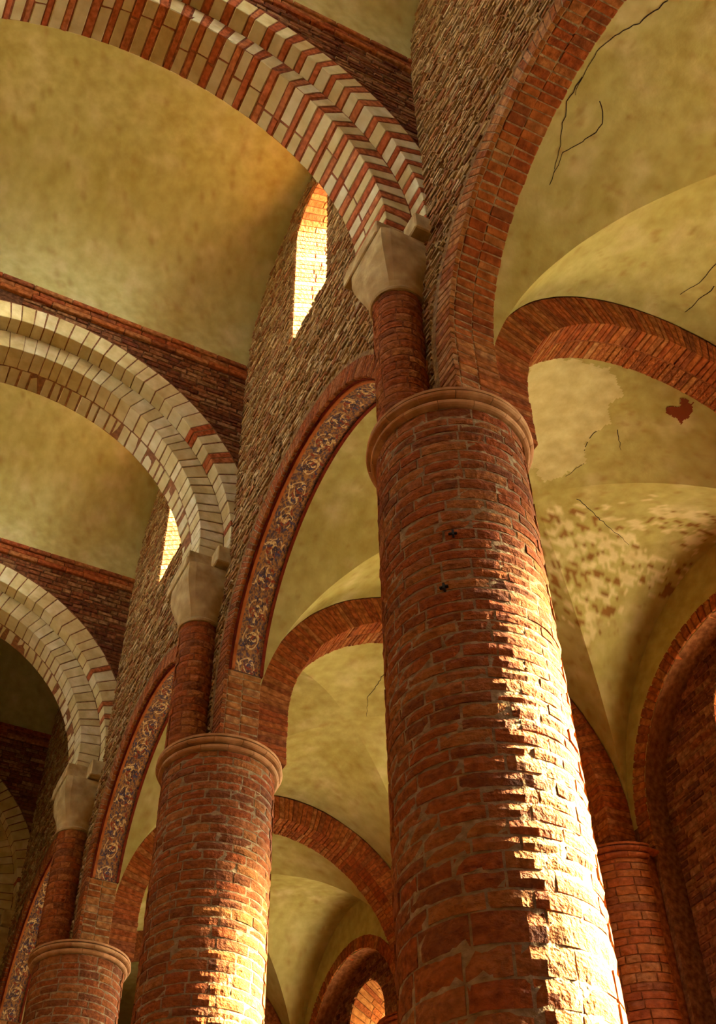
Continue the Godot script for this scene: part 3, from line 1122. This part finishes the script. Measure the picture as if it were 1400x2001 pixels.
# cracks in the plaster, a newer plaster skin with a ragged edge and a hole down to the brick
func groin_marks(o: Node, bay: int, zc: float, bz: float) -> void:
	var lines := {
		-1: [[Vector2(0.71, 3.35), Vector2(0.63, 3.09), Vector2(0.46, 2.84), Vector2(0.39, 2.59), Vector2(0.40, 2.39), Vector2(0.42, 2.22)],
			[Vector2(0.40, 2.39), Vector2(0.38, 2.13), Vector2(0.49, 1.80), Vector2(0.54, 1.59)],
			[Vector2(0.68, 2.28), Vector2(0.81, 2.11), Vector2(0.79, 2.01), Vector2(0.56, 1.73), Vector2(0.55, 1.46)],
			[Vector2(3.09, 1.03), Vector2(3.01, 0.61)], [Vector2(2.92, 1.27), Vector2(2.92, 1.05), Vector2(2.81, 0.78)]],
		0: [[Vector2(3.13, -1.12), Vector2(3.08, -1.33), Vector2(3.14, -1.62), Vector2(3.25, -1.80), Vector2(3.17, -2.08)],
			[Vector2(3.54, -2.35), Vector2(4.09, -2.56), Vector2(4.65, -2.76)], [Vector2(3.32, -1.15), Vector2(3.53, -1.38)]],
		1: [[Vector2(2.93, -6.66), Vector2(2.96, -7.00), Vector2(2.98, -7.34), Vector2(3.18, -7.75)]],
	}
	for l in lines.get(bay, []):
		var b := Buf.new()
		var pts := []
		for i in l.size() - 1:
			var n := maxi(2, int((l[i + 1] - l[i]).length() / 0.05))
			for k in n:
				pts.append(l[i].lerp(l[i + 1], float(k) / n) + Vector2(rng.randf_range(-1, 1), rng.randf_range(-1, 1)) * 0.014)
		pts.append(l[l.size() - 1])
		for i in pts.size() - 1:
			var a: Vector2 = pts[i]
			var e: Vector2 = pts[i + 1]
			var w0: float = 0.005 * (1.0 - 0.7 * float(i) / pts.size())
			var sd := (e - a).orthogonal().normalized() * w0
			var p := []
			for q in [a - sd, a + sd, e + sd, e - sd]:
				p.append(Vector3(q.x, groin_y(q.x, q.y, zc, bz) - 0.004, q.y))
			b.quad(p[0], p[1], p[2], p[3], Color.WHITE)
			for q in 4:
				var u: Vector3 = p[q]
				var v: Vector3 = p[(q + 1) % 4]
				b.quad(u, v, v + Vector3.UP * 0.012, u + Vector3.UP * 0.012, Color.WHITE)
		part("crack", b.mesh(), M.crack, o)
	if bay != 0:
		return
	var patches := [["plaster_patch", PackedVector2Array([Vector2(1.62, -0.65), Vector2(1.88, -0.47), Vector2(2.35, -0.38), Vector2(2.86, -0.47), Vector2(3.05, -0.68), Vector2(3.04, -0.94), Vector2(3.13, -1.12), Vector2(3.08, -1.33), Vector2(3.14, -1.62), Vector2(3.25, -1.80), Vector2(3.17, -2.08), Vector2(2.98, -2.33), Vector2(2.63, -2.04), Vector2(2.04, -1.28)]), Color(0.86, 0.82, 0.60)],
		["plaster_hole", PackedVector2Array([Vector2(3.64, -0.63), Vector2(3.86, -0.64), Vector2(3.88, -0.40), Vector2(3.79, -0.34), Vector2(3.72, -0.39)]), Color(0.48, 0.24, 0.14)]]
	for e in patches:
		var b := Buf.new()
		var d := 0.028 if e[0] == "plaster_patch" else 0.014
		var x := 1.4
		while x < 4.2:
			var z := -2.6
			while z < -0.2:
				var m := Vector2(x + d * 0.5, z + d * 0.5)
				m += Vector2(fine.get_noise_2d(x * 90.0, z * 90.0), fine.get_noise_2d(x * 90.0 + 500.0, z * 90.0)) * 0.10
				if Geometry2D.is_point_in_polygon(m, e[1]):
					var p := []
					for q in [Vector2(x, z), Vector2(x, z + d), Vector2(x + d, z + d), Vector2(x + d, z)]:
						p.append(Vector3(q.x, groin_y(q.x, q.y, zc, bz) - 0.006, q.y))
					var pc: Color = lin(e[2]) * (0.9 + 0.12 * noise.get_noise_2d(x * 40.0, z * 40.0))
					b.quad(p[0], p[3], p[2], p[1], pc)
				z += d
			x += d
		part(e[0], b.mesh(), M.plaster, o)

func transverse_arch(k: int, detailed: bool) -> Node3D:
	var o := base("transverse_arch", Vector3(AISLE_X, TR_H, -k * BAY))
	var stilt := TR_H - RING_TOP
	var total := PI * TR_IN + 2 * stilt
	var c := Buf.new()
	arch_band(c, TR_IN + 0.014, TR_OUT + 0.05, TR_Z0 + 0.01, TR_Z1 - 0.014, stilt, 0, total, TR_IN, Color.WHITE)
	part("mortar_core", c.mesh(), M.redmortar, o)
	if detailed:
		var near := func(_i: int, s: float) -> Array:
			return [rng.randf_range(0.065, 0.09), M.redbrick]
		var deep := func(_i: int, _s: float) -> Array:
			return [rng.randf_range(0.06, 0.10), M.brick if rng.randf() < 0.7 else M.tanbrick]
		arch_row(o, Transform3D(), "brick", TR_IN, stilt, 0, total, 0.16, TR_Z1, TR_OUT - TR_IN + 0.05, near, 0.011, 0.007, 0.004)
		arch_row(o, Transform3D(), "brick", TR_IN, stilt, 0, total, TR_Z0, 0.16, 0.14, deep, 0.012, 0.008, 0.006)
	return o

# ---------------------------------------------------------------- outer aisle wall
const AW_SILL := 6.4
const AW_SPRING := 10.6
func outer_wall(bay: int, mirror: bool, masonry: bool) -> void:
	var zc := -(bay + 0.5) * BAY
	var o := base("wall_aisle")
	setting(o, "outer aisle wall of dark rubble " + ("beside the half-round wall column" if bay == 0 and not mirror else ("seen low between the two big pillars" if bay == 2 and not mirror else "outside the picture")), "wall")
	var X := func(x: float) -> float:
		return x if not mirror else 2.0 * NAVE_X - x
	var z0 := zc - BAY * 0.5
	var z1 := zc + BAY * 0.5
	var b := Buf.new()
	var col := lin(Color(0.56, 0.38, 0.24))
	var niche := func(y: float) -> Array:
		var d := NICHE_R if y < NICHE_H else sqrt(maxf(NICHE_R * NICHE_R - (y - NICHE_H) * (y - NICHE_H), 0.0))
		return minus([Vector2(z0, z1)], zc - d, zc + d) if d > 0.0 else [Vector2(z0, z1)]
	var p0 := func(z: float, y: float) -> Vector3: return Vector3(X.call(OUT_X), y, z)
	holed_face(b, 0.0, NICHE_H, 20.0, niche, p0, not mirror == false, col)
	var pl := Buf.new()
	var pcol := plaster_col(Vector3(5.7, 11.0, zc), 0.1)
	holed_face(pl, NICHE_H, NICHE_H + NICHE_R, 0.06, niche, p0, not mirror == false, pcol)
	holed_face(pl, NICHE_H + NICHE_R, 14.0, 9.0, niche, p0, not mirror == false, pcol)
	part("plaster", pl.mesh(), M.plaster, o)
	var win := func(half: float, spring: float, sill: float) -> Callable:
		return func(y: float) -> Array:
			var wh := window_half(y, half, spring, sill) if not mirror and bay <= 2 else 0.0
			return minus([Vector2(z0, z1)], zc - wh, zc + wh) if wh > 0.0 else [Vector2(z0, z1)]
	var p1 := func(z: float, y: float) -> Vector3: return Vector3(X.call(NICHE_X), y, z)
	var p2 := func(z: float, y: float) -> Vector3: return Vector3(X.call(OUT_BACK), y, z)
	var wi: Callable = win.call(0.74, AW_SPRING, AW_SILL)
	var wo: Callable = win.call(0.62, 10.3, 6.4)
	for e in [[0.0, AW_SILL, 20.0], [AW_SILL, AW_SPRING, 20.0], [AW_SPRING, AW_SPRING + 0.74, 0.05], [AW_SPRING + 0.74, 14.0, 20.0]]:
		holed_face(b, e[0], e[1], e[2], wi, p1, not mirror == false, col)
	for e in [[0.0, 6.4, 20.0], [6.4, 10.3, 20.0], [10.3, 10.92, 0.05], [10.92, 14.0, 20.0]]:
		holed_face(b, e[0], e[1], e[2], wo, p2, mirror == false, col)
	# soffit of the niche
	var n := 32
	for i in n:
		var a0 := PI * i / n
		var a1 := PI * (i + 1) / n
		var u := Vector3(X.call(OUT_X), NICHE_H + sin(a0) * NICHE_R, zc - cos(a0) * NICHE_R)
		var v := Vector3(X.call(OUT_X), NICHE_H + sin(a1) * NICHE_R, zc - cos(a1) * NICHE_R)
		var dx := Vector3(X.call(NICHE_X) - X.call(OUT_X), 0, 0)
		b.quad(u, u + dx, v + dx, v, col)
	for sgn in [-1.0, 1.0]:
		var u := Vector3(X.call(OUT_X), 0, zc + sgn * NICHE_R)
		var dx := Vector3(X.call(NICHE_X) - X.call(OUT_X), 0, 0)
		b.quad(u, u + dx, u + dx + Vector3(0, NICHE_H, 0), u + Vector3(0, NICHE_H, 0), col)
	part("wall_core", b.mesh(), M.masonry, o)
	if masonry:
		var r := Buf.new()
		var back := func(y: float) -> Array:
			var d := NICHE_R if y < NICHE_H else sqrt(maxf(NICHE_R * NICHE_R - (y - NICHE_H) * (y - NICHE_H), 0.0))
			var list := [Vector2(zc - d, zc + d)] if d > 0.02 else []
			var wh := window_half(y, 0.74, AW_SPRING, AW_SILL)
			return minus(list, zc - wh, zc + wh) if wh > 0.0 else list
		var lp := func(z: float, y: float, out: float) -> Vector3: return Vector3(NICHE_X - out, y, z)
		var cols := [lin(Color(0.58, 0.38, 0.24)), lin(Color(0.52, 0.32, 0.20)), lin(Color(0.62, 0.46, 0.30)), lin(Color(0.46, 0.28, 0.20))]
		lay_courses(r, 6.0, NICHE_H + NICHE_R, 0.09, Vector2(0.12, 0.34), back, lp, cols)
		var front := func(y: float) -> Array:
			var d := NICHE_R + 0.26 if y < NICHE_H else sqrt(maxf(pow(NICHE_R + 0.26, 2) - (y - NICHE_H) * (y - NICHE_H), 0.0))
			return minus([Vector2(z0, z1)], zc - d, zc + d) if d > 0.0 else [Vector2(z0, z1)]
		var fp := func(z: float, y: float, out: float) -> Vector3: return Vector3(OUT_X - out, y, z)
		lay_courses(r, 6.0, NICHE_H - 0.4, 0.09, Vector2(0.12, 0.34), front, fp, cols)
		stuff("rubble_masonry", r, M.masonry, o)

func aisle_window(bay: int, mirror: bool, bricks: bool) -> void:
	var zc := -(bay + 0.5) * BAY
	var o := base("window_2" if not mirror else "window_4")
	setting(o, "round-headed aisle window " + ({0: "cut off by the picture's edge beside the wall column", 2: "bright and low between the two big pillars"}.get(bay, "outside the picture") if not mirror else "outside the picture"), "window")
	var a := NICHE_X if not mirror else 2.0 * NAVE_X - NICHE_X
	var b := OUT_BACK if not mirror else 2.0 * NAVE_X - OUT_BACK
	make_window(o, a, b, zc, 0.74, 0.62, AW_SILL, 6.4, AW_SPRING, 10.3, bricks, M.masonry)

func wall_arch(bay: int) -> Node3D:
	var o := base("wall_arch", Vector3(OUT_X, NICHE_H, -(bay + 0.5) * BAY))
	var f := Transform3D(Basis(Vector3(0, 0, -1), Vector3.UP, Vector3(1, 0, 0)), Vector3.ZERO)
	var stilt := 0.4
	var total := PI * NICHE_R + 2 * stilt
	var w := func(_i: int, _s: float) -> Array:
		return [rng.randf_range(0.09, 0.13), M.redbrick]
	arch_row(o, f, "voussoir", NICHE_R, stilt, 0, total, -0.03, 0.14, 0.24, w, 0.014, 0.01, 0.005)
	var c := Buf.new()
	arch_band(c, NICHE_R + 0.015, NICHE_R + 0.22, -0.012, 0.14, stilt, 0, total, NICHE_R, Color.WHITE)
	part("mortar_core", c.mesh(), M.redmortar, o, f)
	return o

func wall_column(k: int, detailed: bool) -> Node3D:
	var o := base("wall_column", Vector3(5.56, 0, -k * BAY + 0.1))
	core(o, 0.596, 0, RING_LOW + 0.05, M.redmortar)
	var to_eye := atan2(-(eye.z + k * BAY), eye.x - 5.56)
	var seen := func(a: float, y: float) -> bool:
		return detailed and y > 7.3 and absf(wrapf(a - to_eye, -PI, PI)) < 1.3
	var mats := func(_a: float, _y: float) -> Array: return M.redbrick
	var course := func(_y: float) -> float: return 0.11
	brick_shaft(o, Vector3.ZERO, 0.618, 5.0 if detailed else 8.5, RING_LOW, course, Vector2(0.18, 0.36), PI / 2, PI * 1.5, seen, mats, 200, 0.004)
	ring(o, 0.618, RING_LOW, PI / 2, PI * 1.5, 7, M.redbrick)
	return o

# ---------------------------------------------------------------- the scene
func _ready() -> void:
	rng.seed = 20240
	noise.seed = 3
	noise.frequency = 0.05
	noise.fractal_octaves = 4
	fine.seed = 9
	fine.frequency = 0.05
	fine.fractal_octaves = 3
	# camera
	var cam := Camera3D.new()
	cam.name = "camera"
	var yaw := 0.478
	var pitch := 0.8086
	var roll := -0.0209
	var fwd := Vector3(sin(yaw) * cos(pitch), sin(pitch), -cos(yaw) * cos(pitch))
	var right := Vector3(cos(yaw), 0, sin(yaw))
	var up := right.cross(fwd)
	var r2 := right * cos(roll) + up * sin(roll)
	var u2 := -right * sin(roll) + up * cos(roll)
	cam.transform = Transform3D(Basis(r2, u2, -fwd), eye)
	cam.fov = rad_to_deg(2.0 * atan(1000.5 / 2276.3))
	cam.near = 0.05
	cam.far = 400.0
	add_child(cam)
	cam.current = true
	# sky and sun
	var we := WorldEnvironment.new()
	we.name = "environment"
	var env := Environment.new()
	var sky_mat := ProceduralSkyMaterial.new()
	sky_mat.sky_top_color = Color(0.62, 0.70, 0.80)
	sky_mat.sky_horizon_color = Color(1.0, 0.97, 0.90)
	sky_mat.ground_horizon_color = Color(0.72, 0.66, 0.54)
	sky_mat.ground_bottom_color = Color(0.60, 0.54, 0.42)
	sky_mat.energy_multiplier = 1.0
	var sky := Sky.new()
	sky.sky_material = sky_mat
	env.sky = sky
	env.background_mode = Environment.BG_SKY
	env.background_energy_multiplier = 170.0
	env.tonemap_mode = Environment.TONE_MAPPER_LINEAR
	env.tonemap_exposure = 0.46
	env.sdfgi_enabled = true
	env.ssao_enabled = true
	env.ssil_enabled = true
	we.environment = env
	add_child(we)
	var sun := DirectionalLight3D.new()
	sun.name = "sun"
	var az := deg_to_rad(18.0)
	var el := deg_to_rad(31.5)
	var to_sun := Vector3(cos(az) * cos(el), sin(el), sin(az) * cos(el))
	add_child(sun)
	sun.look_at_from_position(Vector3.ZERO, -to_sun, Vector3.UP)
	sun.light_color = Color(1.0, 0.92, 0.74)
	sun.light_energy = 68.0
	sun.light_angular_distance = 6.0
	sun.shadow_enabled = true

	make_materials()
	build()

func daylight(called: String, at: Vector3, towards: Vector3, size: Vector2, energy: float) -> void:
	var a := AreaLight3D.new()
	a.name = numbered(called)
	add_child(a)
	a.look_at_from_position(at, at + towards, Vector3.UP)
	a.area_size = size
	a.light_energy = energy
	a.light_color = Color(1.0, 0.95, 0.84)
	a.shadow_enabled = true
	a.area_range = 60.0

func build() -> void:
	# floor, roofs and end walls
	var zn := 2.0 * BAY
	var zf := -6.0 * BAY
	var xl := 2.0 * NAVE_X - OUT_BACK
	var b := Buf.new()
	boxb(b, Vector3(xl - 1, -0.3, zf - 1), Vector3(OUT_BACK + 1, 0, zn + 1))
	setting(part("floor", b.mesh(), M.floor, self), "stone floor outside the picture", "floor")
	b = Buf.new()
	boxb(b, Vector3(2.0 * NAVE_X - UPPER_BACK, VAULT_H + 2.9, zf - 1), Vector3(UPPER_BACK, VAULT_H + 3.2, zn + 1))
	setting(part("roof_nave", b.mesh(), M.plain, self), "roof over the nave outside the picture", "roof")
	b = Buf.new()
	boxb(b, Vector3(ARC_BACK - 0.03, 13.1, zf - 1), Vector3(OUT_BACK + 0.3, 13.4, zn + 1))
	setting(part("roof_aisle", b.mesh(), M.plain, self), "aisle roof outside the picture", "roof")
	b = Buf.new()
	boxb(b, Vector3(xl - 0.3, 13.1, zf - 1), Vector3(2.0 * NAVE_X - ARC_BACK + 0.03, 13.4, zn + 1))
	setting(part("roof_aisle_001", b.mesh(), M.plain, self), "far aisle roof outside the picture", "roof")
	b = Buf.new()
	boxb(b, Vector3(xl - 1, 0, zn), Vector3(OUT_BACK + 1, 20, zn + 0.6))
	setting(part("wall_west", b.mesh(), M.plain, self), "end wall behind the viewer outside the picture", "wall")
	b = Buf.new()
	boxb(b, Vector3(xl - 1, 0, zf - 0.6), Vector3(OUT_BACK + 1, 20, zf))
	setting(part("wall_east", b.mesh(), M.plain, self), "end wall beyond the arches outside the picture", "wall")

	for bay in range(-2, 6):
		var near: bool = bay >= -1 and bay <= 2
		nave_wall(bay, false, near)
		nave_wall(bay, true, false)
		if lit_high(bay, false):
			clerestory_window(bay, false, bay in [0, 1])
		if lit_high(bay, true):
			clerestory_window(bay, true, false)
		outer_wall(bay, false, bay in [0, 1, 2])
		outer_wall(bay, true, false)
		if bay <= 2:
			aisle_window(bay, false, bay in [0, 2])
		barrel(bay, near)
		groin_vault(bay, false, near)
		groin_vault(bay, true, false)
	var pillar_says := ["stout round brick pillar, the largest, its aisle flank in full sun", "mid-sized round brick pillar with stone ring, sunlit only low on its shaft", "small round brick pillar of which little more than the stone ring shows"]
	var nth := ["largest", "second", "third", "fourth"]
	var arch_says := ["striped arch of alternating red brick and white stone across the nave", "pale stone arch in two orders just beyond the striped arch", "pale stone arch in two orders, third across the nave", "dim stone arch cut off by the picture's edge, fourth across the nave"]
	for k in range(-1, 6):
		var p := pillar(k)
		if k >= 0 and k <= 2:
			thing(tag(p, pillar_says[k], "pillar", "round pillars of the nave arcade"))
		else:
			setting(p, "round brick pillar outside the picture", "pillar")
		var s := engaged_shaft(k)
		if k >= 0 and k <= 3:
			thing(tag(s, "slim brick half column with stone capital standing on the %s round pillar" % nth[k], "column", "half columns under the arches across the nave"))
		else:
			setting(s, "brick half column outside the picture", "column")
		var d := diaphragm(k, k <= 0, k >= 0 and k <= 3)
		if k >= 0 and k <= 3:
			thing(tag(d, arch_says[k], "arch", "arches across the nave"))
		else:
			setting(d, "stone arch across the nave outside the picture", "arch")
		diaphragm_wall(k, k >= 0 and k <= 3, d)
		var t := transverse_arch(k, k >= 0 and k <= 2)
		if k >= 0 and k <= 2:
			thing(tag(t, "red brick arch across the aisle from the %s round pillar to the outer wall" % nth[k], "arch", "brick arches across the aisle"))
		else:
			setting(t, "brick arch across the aisle outside the picture", "arch")
		var w := wall_column(k, k == 1)
		if k == 1:
			thing(tag(w, "dark brick half-round column with ring, against the outer aisle wall", "column"))
		else:
			setting(w, "half-round wall column outside the picture", "column")
	var names := ["bare red brick arcade arch rising off the top of the picture from the largest pillar", "arcade arch with painted scrolls under it between largest and second pillars", "arcade arch with dark painted soffit between second and third pillars", "narrow dim arcade arch beyond the third pillar"]
	for bay in range(-2, 6):
		var a := arcade_arch(bay, bay >= 0, bay >= -1 and bay <= 2)
		if bay >= -1 and bay <= 2:
			thing(tag(a, names[bay + 1], "arch", "arches of the nave arcade"))
		else:
			setting(a, "brick arcade arch outside the picture", "arch")
	for bay in [0, 2]:
		thing(tag(wall_arch(bay), "brick blind arch on the outer aisle wall " + ("above the half-round wall column" if bay == 0 else "seen low between the two big pillars"), "arch", "blind arches of the outer aisle wall"))
	# left side of the nave, outside the picture
	for k in range(-1, 6):
		var o := base("brick_pillar", Vector3(2.0 * NAVE_X, 0, -k * BAY))
		core(o, PILLAR_R, 0.0, RING_TOP, M.plain)
		var pb := Buf.new()
		boxb(pb, Vector3(-0.23, RING_TOP - 0.02, -0.588), Vector3(0.25, 13.0, 0.588))
		part("pier_head", pb.mesh(), M.plain, o)
		setting(o, "plain pillar of the facing arcade outside the picture", "pillar")
